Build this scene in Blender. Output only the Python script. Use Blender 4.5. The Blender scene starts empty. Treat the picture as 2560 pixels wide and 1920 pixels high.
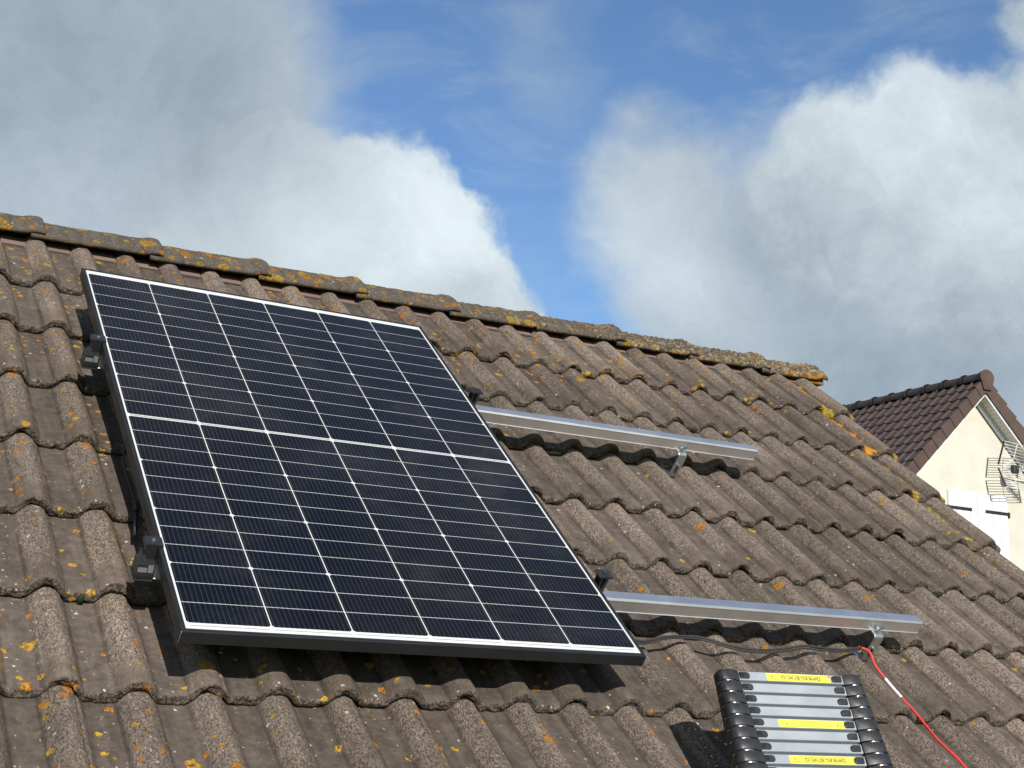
import bpy, math, random
import numpy as np
from mathutils import Matrix, Vector, noise as mnoise
random.seed(7); rng = np.random.default_rng(11)
D = bpy.data; scn = bpy.context.scene; COL = scn.collection
TH = math.radians(39.5); CT, ST = math.cos(TH), math.sin(TH)
RX = Matrix.Rotation(TH, 4, 'X')

# ------------------------------------------------------------------ camera
def rotv(v):
    v = np.array(v); a = np.linalg.norm(v); k = v/a
    K = np.array([[0,-k[2],k[1]],[k[2],0,-k[0]],[-k[1],k[0],0]])
    return np.eye(3)+math.sin(a)*K+(1-math.cos(a))*K@K
_R = rotv([1.9908,-0.1631,0.5922]); _t = np.array([-0.4874,0.1504,3.7972])
_M = np.array([[1,0,0],[0,CT,-ST],[0,ST,CT]])
cam_loc = _M@(_R.T@(-_t))
c_right = _M@(_R.T@np.array([1,0,0.])); c_up = _M@(_R.T@np.array([0,-1,0.])); c_fwd = _M@(_R.T@np.array([0,0,1.]))
cd = D.cameras.new('camera'); cam = D.objects.new('camera', cd); COL.objects.link(cam)
mw = Matrix.Identity(4)
for i in range(3):
    mw[i][0] = c_right[i]; mw[i][1] = c_up[i]; mw[i][2] = -c_fwd[i]; mw[i][3] = cam_loc[i]
cam.matrix_world = mw
cd.sensor_width = 36; cd.lens = 36*3509.9/2560; cd.clip_start = 0.05; cd.clip_end = 5000
scn.camera = cam

# ------------------------------------------------------------------ node helpers
class NT:
    def __init__(s, tree): s.t = tree; s.n = tree.nodes; s.l = tree.links
    def new(s, typ, **kw):
        nd = s.n.new(typ)
        for k, v in kw.items(): setattr(nd, k, v)
        return nd
    def put(s, sock, v):
        if isinstance(v, bpy.types.NodeSocket): s.l.new(v, sock)
        elif v is not None: sock.default_value = v
    def m(s, op, a, b=None, c=None, clamp=False):
        nd = s.new('ShaderNodeMath', operation=op); nd.use_clamp = clamp
        s.put(nd.inputs[0], a)
        if b is not None: s.put(nd.inputs[1], b)
        if c is not None: s.put(nd.inputs[2], c)
        return nd.outputs[0]
    def vm(s, op, a, b=None, out=0):
        nd = s.new('ShaderNodeVectorMath', operation=op); s.put(nd.inputs[0], a)
        if b is not None:
            s.put(nd.inputs[3 if op == 'SCALE' else 1], b)
        return nd.outputs['Value' if op in ('DOT_PRODUCT','LENGTH','DISTANCE') else 'Vector']
    def noise(s, vec, scale, detail=3, rough=.55, dist=0., col=False):
        nd = s.new('ShaderNodeTexNoise'); s.put(nd.inputs['Vector'], vec)
        nd.inputs['Scale'].default_value = scale; nd.inputs['Detail'].default_value = detail
        nd.inputs['Roughness'].default_value = rough; nd.inputs['Distortion'].default_value = dist
        return nd.outputs['Color' if col else 'Fac']
    def vor(s, vec, scale, feat='F1'):
        nd = s.new('ShaderNodeTexVoronoi', feature=feat); s.put(nd.inputs['Vector'], vec)
        nd.inputs['Scale'].default_value = scale
        return nd.outputs['Distance'], nd.outputs['Color']
    def ramp(s, fac, lo, hi, a=0., b=1., smooth=True):
        nd = s.new('ShaderNodeMapRange'); nd.interpolation_type = 'SMOOTHSTEP' if smooth else 'LINEAR'
        s.put(nd.inputs[0], fac); s.put(nd.inputs[1], lo); s.put(nd.inputs[2], hi); s.put(nd.inputs[3], a); s.put(nd.inputs[4], b)
        return nd.outputs[0]
    def mix(s, fac, a, b, mode='MIX'):
        nd = s.new('ShaderNodeMix', data_type='RGBA', blend_type=mode)
        s.put(nd.inputs['Factor'], fac)
        for k, v in ((6, a), (7, b)):
            if isinstance(v, (tuple, list)): v = (*v[:3], 1)
            s.put(nd.inputs[k], v)
        return nd.outputs[2]
    def sep(s, v):
        nd = s.new('ShaderNodeSeparateXYZ'); s.put(nd.inputs[0], v); return nd.outputs
    def comb(s, x, y, z):
        nd = s.new('ShaderNodeCombineXYZ')
        for i, q in enumerate((x, y, z)): s.put(nd.inputs[i], q)
        return nd.outputs[0]

# ------------------------------------------------------------------ sky and sun
SUN = Vector((-0.165, -0.960, 0.5045)).normalized()
w = D.worlds.new('World'); scn.world = w; w.use_nodes = True
T = NT(w.node_tree); T.n.clear()
geo = T.new('ShaderNodeNewGeometry'); dirv = T.vm('SCALE', geo.outputs['Incoming'], -1.0)
tc = T.new('ShaderNodeTexCoord'); dirv = tc.outputs['Generated']
sky = T.new('ShaderNodeTexSky', sky_type='NISHITA'); sky.sun_disc = False
sky.sun_elevation = math.asin(SUN.z); sky.sun_rotation = math.atan2(SUN.x, SUN.y)
sky.air_density = 1.0; sky.dust_density = 0.3; sky.ozone_density = 2.0
# cloud map: a patch of real sky directions, measured on a tangent plane around one fixed bearing
FW, RT, UP = tuple(map(float, c_fwd)), tuple(map(float, c_right)), tuple(map(float, c_up))
df = T.vm('DOT_PRODUCT', dirv, FW); dfc = T.m('MAXIMUM', df, 0.15)
K = 3509.9/1280
U = T.m('MULTIPLY', T.m('DIVIDE', T.vm('DOT_PRODUCT', dirv, RT), dfc), K)
Vv = T.m('MULTIPLY', T.m('DIVIDE', T.vm('DOT_PRODUCT', dirv, UP), dfc), K)
P0 = T.comb(U, Vv, 0.0)
def warp(vec, scale, amp, detail=3, rough=.55):
    c = T.noise(vec, scale, detail, rough, col=True)
    c = T.vm('SUBTRACT', c, (0.5, 0.5, 0.5)); c = T.vm('SCALE', c, amp)
    return T.vm('ADD', vec, c)
Pa = warp(P0, 2.0, 0.20, 3, .5)
Pb = warp(Pa, 5.0, 0.20, 8, .62)
Pw = warp(warp(Pa, 6.5, 0.17, 4, .55), 19.0, 0.050, 8, .62)
def C(X, Y, r): return ((X-1106)/1106, (829-Y)/1106, r/1106)
def sdf(vec, blobs):
    d = None
    for X, Y, r in blobs:
        x, y, rr = C(X, Y, r)
        e = T.m('SUBTRACT', T.vm('DISTANCE', vec, (x, y, 0)), rr)
        d = e if d is None else T.m('SMOOTH_MIN', d, e, 0.05)
    return d
def over(a, b): return T.m('SUBTRACT', 1.0, T.m('MULTIPLY', T.m('SUBTRACT', 1.0, a), T.m('SUBTRACT', 1.0, b)))
left_soft = sdf(Pb, [(170,40,420),(400,200,330),(230,450,420),(150,700,340),(380,760,330)])
left_hard = sdf(Pw, [(560,620,360),(770,520,240),(900,470,140),(920,640,205),(1040,740,140)])
right_soft = sdf(Pb, [(1450,470,235),(1400,250,75),(1540,640,250),(1750,620,300),(1680,420,140),(1650,820,330),(2080,760,330),(1900,900,300)])
right_hard = sdf(Pw, [(1880,440,245),(1960,260,130),(2080,280,140),(2140,500,300),(2250,240,140),(2262,40,100)])
wisp = T.noise(T.vm('MULTIPLY', P0, (1.3, 3.2, 1.0)), 2.0, 8, .62, .5)
d1 = T.ramp(left_soft, -0.13, 0.10, 1, 0); d2 = T.ramp(left_hard, -0.032, 0.014, 1, 0)
d3 = T.ramp(right_soft, -0.10, 0.035, 1, 0); d4 = T.ramp(right_hard, -0.050, 0.022, 1, 0)
dens = over(over(T.m('MULTIPLY', d1, .94), d2), over(T.m('MULTIPLY', d3, .94), d4))
dens = over(dens, T.m('MULTIPLY', T.ramp(wisp, .44, .80), .42))
faint = sdf(Pb, [(1190,190,40),(1150,110,30)])
dens = over(dens, T.m('MULTIPLY', T.ramp(faint, -.03, .12, 1, 0), .25))
# brightness of the cloud
def gauss(X, Y, r, a):
    x, y, rr = C(X, Y, r)
    e = T.m('DIVIDE', T.vm('DISTANCE', Pb, (x, y, 0)), rr)
    return T.m('MULTIPLY', T.m('EXPONENT', T.m('MULTIPLY', T.m('MULTIPLY', e, e), -1.0)), a)
L = 0.545
UL = T.ramp(U, (620-1106)/1106, (880-1106)/1106)
for g in [(880,440,210,.26),(960,540,150,.20),(620,600,300,.16),(300,600,220,.10),(1990,210,170,.26),(2130,480,230,.28),(1400,470,260,.12),(1320,560,200,.10),
          (150,80,420,-.18),(420,280,150,-.14),(560,420,120,-.08),(1900,760,420,-.13),(2212,800,250,-.08),(2050,720,280,-.07),(1650,500,130,-.10),(1820,330,170,.14),(2020,570,190,.12),(1480,610,150,.10),(980,620,60,-.12),(1500,800,250,-.02),(120,430,200,.03),(2190,120,150,-.10)]:
    L = T.m('ADD', L, gauss(*g))
def billow(vec, sc, det, r=.6):
    n = T.noise(vec, sc, det, r); return T.m('ABSOLUTE', T.m('SUBTRACT', T.m('MULTIPLY', n, 2.0), 1.0))
det = T.noise(Pw, 3.4, 8, .62, .2); L = T.m('ADD', L, T.m('MULTIPLY', T.m('SUBTRACT', det, .5), .42))
hard = T.m('MAXIMUM', T.m('MULTIPLY', T.m('MULTIPLY', d2, .9), UL), d4)
bl = T.m('SUBTRACT', T.m('ADD', billow(Pb, 6.5, 6), T.m('MULTIPLY', billow(Pw, 15, 6), .5)), .30)
L = T.m('ADD', L, T.m('MULTIPLY', T.m('MULTIPLY', bl, .27), T.m('ADD', .35, T.m('MULTIPLY', hard, .65))))
# sunlit rim of the sharp cumulus edges
rim = T.m('MULTIPLY', T.ramp(left_hard, -.16, -.01), T.m('MULTIPLY', d2, UL)); rim = T.m('ADD', rim, T.m('MULTIPLY', T.ramp(right_hard, -.14, -.01), T.m('MULTIPLY', d4, .7)))
L = T.m('ADD', L, T.m('MULTIPLY', T.m('SUBTRACT', rim, .25), .14))
fine = T.noise(Pw, 26, 5, .65); L = T.m('ADD', L, T.m('MULTIPLY', T.m('SUBTRACT', fine, .5), .10))
L = T.m('MINIMUM', T.m('MAXIMUM', L, 0.04), 1.0)
ccol = T.mix(L, (0.145, 0.205, 0.275), (0.80, 0.90, 0.95))
# elsewhere in the sky: broken cloud from the same kind of noise
gen = T.noise(dirv, 2.2, 8, .6, .3); gmask = T.ramp(gen, .40, .60); gcol = T.mix(T.noise(dirv, 4, 6), (0.15,0.165,0.185), (0.40,0.415,0.43))
front = T.ramp(df, .60, .80)
dens = T.mix(front, gmask, dens); ccol = T.mix(front, gcol, ccol)
skyc = T.mix(1.0, sky.outputs[0], (1.0, 1.20, 1.40), 'MULTIPLY')
SKY_S = 0.10
bgcol = T.mix(dens, skyc, T.vm('SCALE', ccol, 1.0/SKY_S))
bg = T.new('ShaderNodeBackground'); T.put(bg.inputs[0], bgcol); bg.inputs[1].default_value = SKY_S
out = T.new('ShaderNodeOutputWorld'); T.l.new(bg.outputs[0], out.inputs[0])
SKYNODE = skyc.node

sd = D.lights.new('sun', 'SUN'); sd.energy = 5.0; sd.angle = math.radians(0.5); sd.color = (1.0, 0.94, 0.86)
so = D.objects.new('sun', sd); COL.objects.link(so); so.rotation_euler = SUN.to_track_quat('Z', 'Y').to_euler(); so.location = SUN*30
scn.view_settings.view_transform = 'Standard'; scn.view_settings.look = 'None'; scn.view_settings.exposure = 0; scn.view_settings.gamma = 1

# ------------------------------------------------------------------ object helpers
def tag(o, label=None, cat=None, group=None, kind=None):
    if label: o['label'] = label
    if cat: o['category'] = cat
    if group: o['group'] = group
    if kind: o['kind'] = kind
    return o
def empty(name, loc=(0,0,0), rot=None):
    o = D.objects.new(name, None); COL.objects.link(o); o.empty_display_size = .1
    m = (rot.to_4x4() if rot else Matrix.Identity(4)); o.matrix_world = Matrix.Translation(Vector(loc)) @ m
    return o
class MB:
    def __init__(s): s.v = []; s.f = []; s.sm = []
    def add(s, vs, fs, smooth=False):
        b = len(s.v); s.v += [tuple(map(float, q)) for q in vs]; s.f += [tuple(i+b for i in q) for q in fs]; s.sm += [smooth]*len(fs); return s
    def box(s, x0, x1, y0, y1, z0, z1, M=None):
        v = [Vector((x, y, z)) for x in (x0, x1) for y in (y0, y1) for z in (z0, z1)]
        if M: v = [M @ q for q in v]
        return s.add(v, [(0,1,3,2),(4,6,7,5),(0,4,5,1),(2,3,7,6),(0,2,6,4),(1,5,7,3)])
    def prism(s, pts, a0, a1, axis='x', smooth=False, M=None):
        # pts: closed outline; extruded along an axis
        n = len(pts)
        def P(a, p): return {'x': (a, p[0], p[1]), 'y': (p[0], a, p[1]), 'z': (p[0], p[1], a)}[axis]
        v = [Vector(P(a0, p)) for p in pts]+[Vector(P(a1, p)) for p in pts]
        if M: v = [M @ q for q in v]
        s.add(v, [(i, (i+1) % n, n+(i+1) % n, n+i) for i in range(n)], smooth)
        b = len(s.v)-2*n
        s.f += [tuple(b+i for i in range(n))[::-1], tuple(b+n+i for i in range(n))]; s.sm += [False, False]; return s
    def tube(s, pts, r, n=10, cap=True, smooth=True):
        pts = [Vector(p) for p in pts]; rr = r if isinstance(r, (list, tuple)) else [r]*len(pts)
        vs = []; prev = None
        for i, p in enumerate(pts):
            t = (pts[min(i+1, len(pts)-1)]-pts[max(i-1, 0)]).normalized()
            if prev is None: u = t.orthogonal().normalized()
            else: u = (prev-t*prev.dot(t)).normalized()
            prev = u; w_ = t.cross(u)
            for k in range(n):
                a = 2*math.pi*k/n; vs.append(p+(u*math.cos(a)+w_*math.sin(a))*rr[i])
        fs = [(i*n+k, i*n+(k+1) % n, (i+1)*n+(k+1) % n, (i+1)*n+k) for i in range(len(pts)-1) for k in range(n)]
        s.add(vs, fs, smooth)
        if cap:
            b = len(s.v)-len(vs); s.f += [tuple(b+k for k in range(n))[::-1], tuple(b+(len(pts)-1)*n+k for k in range(n))]; s.sm += [False]*2
        return s
    def build(s, name, mat, parent=None, bevel=0, world=None):
        me = D.meshes.new(name); me.from_pydata(s.v, [], s.f); me.update()
        me.polygons.foreach_set('use_smooth', s.sm)
        o = D.objects.new(name, me); COL.objects.link(o); me.materials.append(mat)
        if parent: o.parent = parent
        if world is not None: o.matrix_world = world
        if bevel:
            b = o.modifiers.new('bevel', 'BEVEL'); b.width = bevel; b.segments = 2; b.limit_method = 'ANGLE'; b.angle_limit = math.radians(40)
        return o
def spline(pts, n=8):
    P = [Vector(p) for p in pts]; P = [2*P[0]-P[1]]+P+[2*P[-1]-P[-2]]; o = []
    for i in range(1, len(P)-2):
        for k in range(n):
            t = k/n; a, b, c, d = P[i-1:i+3]
            o.append(.5*((2*b)+(c-a)*t+(2*a-5*b+4*c-d)*t*t+(3*b-a-3*c+d)*t**3))
    o.append(P[-2]); return o

# ------------------------------------------------------------------ materials
def principled(name, rough=.6, metal=0., spec=.5):
    m = D.materials.new(name); m.use_nodes = True; t = NT(m.node_tree)
    b = t.n['Principled BSDF']; b.inputs['Roughness'].default_value = rough; b.inputs['Metallic'].default_value = metal
    b.inputs['Specular IOR Level'].default_value = spec
    co = t.new('ShaderNodeTexCoord').outputs['Object']
    return m, t, b, co
def bump(t, b, h, strength=.5, dist=.002):
    nd = t.new('ShaderNodeBump'); nd.inputs['Strength'].default_value = strength; nd.inputs['Distance'].default_value = dist
    t.put(nd.inputs['Height'], h); t.l.new(nd.outputs[0], b.inputs['Normal'])
def simple(name, col, rough=.5, metal=0., var=.15, scale=30, bstr=.0, spec=.5):
    m, t, b, co = principled(name, rough, metal, spec)
    n = t.noise(co, scale, 4, .6)
    c = t.mix(t.ramp(n, .3, .7), tuple(q*(1-var) for q in col), tuple(min(1, q*(1+var)) for q in col)); t.put(b.inputs['Base Color'], c)
    t.put(b.inputs['Roughness'], t.ramp(t.noise(co, scale*2.3, 3), .3, .7, rough*.85, min(1, rough*1.2)))
    if bstr: bump(t, b, t.noise(co, scale*6, 4, .6), bstr, .001)
    return m
def spots(t, co, scale, warpamp, keep, rmin, rmax):
    """round lichen colonies: returns mask, ring(0 centre..1 rim), colour random"""
    c = t.noise(co, scale*3.2, 4, .65, col=True); c = t.vm('SCALE', t.vm('SUBTRACT', c, (.5,.5,.5)), warpamp)
    p = t.vm('ADD', co, c)
    d, col = t.vor(p, scale); s = t.sep(col)
    r = t.ramp(s[0], 0, 1, rmin, rmax, False)
    on = t.m('LESS_THAN', s[1], keep)
    mask = t.m('MULTIPLY', t.ramp(t.m('SUBTRACT', d, r), -.02, .015, 1, 0), on)
    return mask, t.m('DIVIDE', d, r), s[2]

def tile_material(name, ridge=False):
    m, t, b, co = principled(name, .92, 0, .25)
    if ridge:
        roll = .55; lip = 1.0; rnd = .5
    else:
        at = t.new('ShaderNodeAttribute', attribute_name='wear'); a = t.sep(at.outputs['Vector']); roll, lip, rnd = a[0], a[1], a[2]
    X, Y, Z = t.sep(co)
    big = t.noise(co, 3.0, 4, .6); mid = t.noise(co, 22, 5, .6)
    flake = t.noise(t.vm('MULTIPLY', co, (1.0, .55, 1.0)), 235, 3, .74, .8)
    grain = t.noise(co, 520, 2, .7)
    # smooth dirty pan and exposed-aggregate rolls
    pan = t.mix(t.ramp(mid, .3, .72), (.084, .067, .054), (.130, .106, .087))
    pan = t.mix(t.ramp(t.noise(t.vm('MULTIPLY', co, (1, .2, 1)), 14, 4), .5, .75, 0, .40), pan, (.145, .118, .095))
    rl = t.mix(t.ramp(flake, .36, .62), (.084, .064, .050), (.345, .276, .222))
    rl = t.mix(t.ramp(grain, .60, .74, 0, .55), rl, (.46, .40, .33))
    if ridge:
        rl = t.mix(t.ramp(flake, .36, .66), (.100, .085, .069), (.350, .298, .238))
    rm = t.m('MULTIPLY', roll, 1.0)
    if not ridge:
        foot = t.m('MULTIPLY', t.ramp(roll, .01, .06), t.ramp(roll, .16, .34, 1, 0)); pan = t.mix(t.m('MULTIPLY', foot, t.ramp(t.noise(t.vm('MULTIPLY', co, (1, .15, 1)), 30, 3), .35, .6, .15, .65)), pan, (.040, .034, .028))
    if not ridge:
        rm = t.ramp(t.m('ADD', roll, t.m('MULTIPLY', t.m('SUBTRACT', mid, .5), .4)), .03, .36)
        worn = t.ramp(lip, .03, .12); rl = t.mix(worn, (.178, .140, .110), rl)
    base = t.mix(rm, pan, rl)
    base = t.mix(t.ramp(big, .35, .7, 0, .28), base, (.10, .088, .070))
    if not ridge:
        v = t.m('MULTIPLY', t.ramp(rnd, 0, 1, .78, 1.18, False), t.ramp(t.noise(co, 1.3, 3), .3, .7, .88, 1.1)); base = t.mix(1.0, base, t.comb(v, v, v), 'MULTIPLY')
        # broken nose of each tile, darker speckled front face
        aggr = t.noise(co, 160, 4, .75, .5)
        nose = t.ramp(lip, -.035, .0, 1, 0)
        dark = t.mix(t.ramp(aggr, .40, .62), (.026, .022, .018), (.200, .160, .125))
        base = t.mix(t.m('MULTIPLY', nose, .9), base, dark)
        moss = t.m('MULTIPLY', nose, t.ramp(t.noise(co, 9, 4, .6), .60, .72)); base = t.mix(t.m('MULTIPLY', moss, .8), base, (.045, .045, .022))
    st_ = t.ramp(t.noise(t.vm('MULTIPLY', co, (34, 2.6, 1)), 1.0, 5, .65), .32, .68, .80, 1.13); mo_ = t.ramp(t.noise(co, 60, 3, .6), .3, .7, .84, 1.14); st_ = t.m('MULTIPLY', st_, mo_)
    base = t.mix(1.0, base, t.comb(st_, st_, st_), 'MULTIPLY')
    # olive / grey crust
    cr = t.ramp(t.noise(co, 38, 6, .7), .56, .66); crm = t.m('MULTIPLY', cr, t.ramp(t.noise(co, 4, 3), .42, .62, 0, .30 if not ridge else .55))
    base = t.mix(crm, base, (.16, .15, .075))
    # white specks and streaks
    clus = t.ramp(t.noise(co, 5.5, 4, .65), .42, .66, .15, 1.9)
    sp, ring, rr = spots(t, co, 34, .018, t.m('MULTIPLY', clus, .36), .03, .16); base = t.mix(t.m('MULTIPLY', sp, .85), base, (.58, .55, .50))
    sp2, _, _ = spots(t, t.vm('ADD', co, (3.1, 1.7, 0)), 75, .010, t.m('MULTIPLY', clus, .34), .06, .20); base = t.mix(t.m('MULTIPLY', sp2, .7), base, (.50, .47, .42))
    # orange and yellow lichen colonies
    dens = t.m('ADD', t.ramp(X, -1.0, 1.1, .42, .04, False), t.m('MULTIPLY', t.ramp(Y, .70, 1.12, 0, .62), t.ramp(X, 1.3, 2.3, 1, .2))) if not ridge else t.m('ADD', t.ramp(X, 1.0, 2.2, .42, .20), t.ramp(Z, .825, .865, 0, .62))
    if not ridge: dens = t.m('MULTIPLY', dens, t.ramp(t.noise(co, 4.3, 4, .65), .40, .62, .35, 1.7))
    lic = None
    for k, (sc, rmin, rmax, kk) in enumerate(((14.5, .05, .27, .9), (30, .08, .36, 1.15)) if not ridge else ((13, .12, .50, 1.15), (28, .1, .48, 1.3))):
        mk, ring, rr = spots(t, t.vm('ADD', co, (k*5.3+.4, k*2.2, 0)), sc, .030 if k == 0 else .018, t.m('MULTIPLY', dens, kk), rmin, rmax)
        c = t.mix(t.ramp(rr, .45, .75), (.56, .35, .040), (.58, .225, .022))
        c = t.mix(t.ramp(t.noise(co, 120, 4, .75), .38, .62), t.mix(1.0, c, (.72, .68, .62), 'MULTIPLY'), c)
        c = t.mix(t.ramp(ring, .15, .62, .75, 0), c, (.20, .16, .045) if k == 0 else (.42, .17, .03))
        c = t.mix(t.ramp(t.noise(co, 190, 3, .7), .45, .68, 0, .45), c, (.13, .10, .06))
        mk = t.m('MULTIPLY', mk, t.ramp(t.noise(co, 85, 4, .75), .36, .48, 0, .95))
        base = t.mix(mk, base, c); lic = mk if lic is None else t.m('MAXIMUM', lic, mk)
    if ridge:
        # thick crust gets heavier towards the verge end
        heavy = t.ramp(X, .1, 2.9, -.12, .62, False)
        n1 = t.noise(co, 30, 6, .72, .6); k1 = t.ramp(t.m('ADD', n1, t.m('MULTIPLY', heavy, .30)), .56, .66)
        cc = t.mix(t.ramp(t.noise(co, 46, 5, .7), .42, .60), (.050, .048, .026), (.270, .225, .125))
        cc = t.mix(t.ramp(t.noise(co, 85, 3, .7), .50, .62), cc, (.50, .45, .36))
        org = t.m('MULTIPLY', t.ramp(t.noise(co, 11, 4, .65), .47, .56), t.ramp(X, 2.25, 2.6, .16, .95))
        cc = t.mix(org, cc, t.mix(t.ramp(n1, .4, .65), (.42, .17, .02), (.55, .30, .05)))
        base = t.mix(t.m('MULTIPLY', k1, .92), base, cc)
        lic = t.m('MAXIMUM', lic, k1)
    else:
        # verge column and top corner: orange/yellow crust in the last pan and beside the edge
        vg = t.m('MULTIPLY', t.ramp(t.m('ABSOLUTE', t.m('SUBTRACT', X, 2.585)), .02, .075, 1, 0), t.ramp(Y, -.9, 1.3, .35, 1.0))
        n1 = t.noise(co, 17, 6, .7, .5); k1 = t.m('MULTIPLY', t.ramp(t.m('ADD', n1, t.m('MULTIPLY', vg, t.ramp(Y, .3, 1.0, .19, .27))), .60, .66), t.ramp(vg, .05, .4))
        edge = t.m('MULTIPLY', t.ramp(X, 2.715, 2.735), t.ramp(t.m('ADD', t.noise(co, 12, 5, .7), t.ramp(Y, -.5, 1.3, 0, .25)), .55, .62))
        k1 = t.m('MAXIMUM', k1, edge)
        cc = t.mix(t.ramp(t.noise(co, 60, 4, .7), .40, .60), (.12, .10, .03), (.46, .34, .035))
        cc = t.mix(t.m('MULTIPLY', t.ramp(t.noise(co, 7, 3), .45, .55), t.ramp(Y, .3, 1.0)), cc, (.52, .20, .02))
        base = t.mix(k1, base, cc); lic = t.m('MAXIMUM', lic, k1)
    t.put(b.inputs['Base Color'], base)
    h = t.m('MULTIPLY', flake, t.m('ADD', t.m('MULTIPLY', rm, 1.4) if not ridge else 1.3, .25))
    h = t.m('ADD', h, t.m('MULTIPLY', t.noise(co, 95, 4, .6), .8)); h = t.m('ADD', h, t.m('MULTIPLY', lic, .55))
    bump(t, b, h, .9, .0042 if not ridge else .007)
    return m
M_tile = tile_material('weathered_concrete_tile'); M_ridge = tile_material('lichen_ridge_concrete', True)
M_closure = simple('pink_brown_closure', (.20, .135, .115), .8, 0, .12, 8, .1)
M_render = simple('cream_wall_render', (.61, .585, .505), .95, 0, .07, 1.7, .6)
M_mortar = simple('mortar', (.25, .22, .19), .95, 0, .2, 20, .5)
M_black = simple('black_anodised', (.022, .024, .025), .33, 0, .15, 12, 0, .5)
M_frame = simple('black_anodised_frame', (.016, .018, .020), .42, .0, .15, 7, 0, .5)
M_plastic = simple('black_plastic', (.026, .027, .029), .42, 0, .25, 25, .08, .5)
M_rubber = simple('cable_rubber', (.035, .036, .038), .5, 0, .15, 40, .1)
M_red = simple('red_cable_sheath', (.78, .055, .050), .38, 0, .08, 20)
M_tape = simple('white_tape', (.78, .78, .80), .5, 0, .05, 80, .3)
M_bolt = simple('zinc_bolt', (.72, .74, .76), .25, 1, .1, 60)
M_moss = simple('dark_moss', (.026, .030, .013), 1, 0, .6, 190, 1.0)
M_seam = simple('bare_aluminium_edge', (.80, .82, .82), .3, 1, .05, 30)

def alu(name, col, r0, r1, stretch=(1, 60, 60), sc=3, rust=False):
    m, t, b, co = principled(name, r0, 1.0)
    s = t.noise(t.vm('MULTIPLY', co, stretch), sc, 4, .6); blot = t.noise(co, 9, 4, .6)
    c = t.mix(t.ramp(blot, .3, .7), tuple(q*.88 for q in col), col); c = t.mix(t.ramp(s, .35, .7, 0, .35), c, tuple(q*.75 for q in col))
    t.put(b.inputs['Base Color'], c); t.put(b.inputs['Roughness'], t.ramp(t.m('ADD', s, t.m('MULTIPLY', blot, .5)), .4, 1.0, r0, r1, False))
    bump(t, b, s, .08, .001)
    return m
M_rail = alu('mill_finish_aluminium', (.92, .93, .94), .32, .46)
M_rail.node_tree.nodes['Principled BSDF'].inputs['Metallic'].default_value = .94
M_galv = alu('galvanised_steel', (.62, .67, .68), .30, .48, (1, 1, 1), 26)
M_rung = simple('satin_aluminium_rung', (.40, .44, .47), .46, .50, .03, 4)
M_tubealu = alu('polished_tube', (.88, .89, .90), .14, .25, (1, 30, 1), 4)
M_skyrefl = simple('grey_painted_reflection', (.22, .23, .24), .5, .3, .05, 6)  # flat grey stands in for the sky mirrored on the rail end caps

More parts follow.
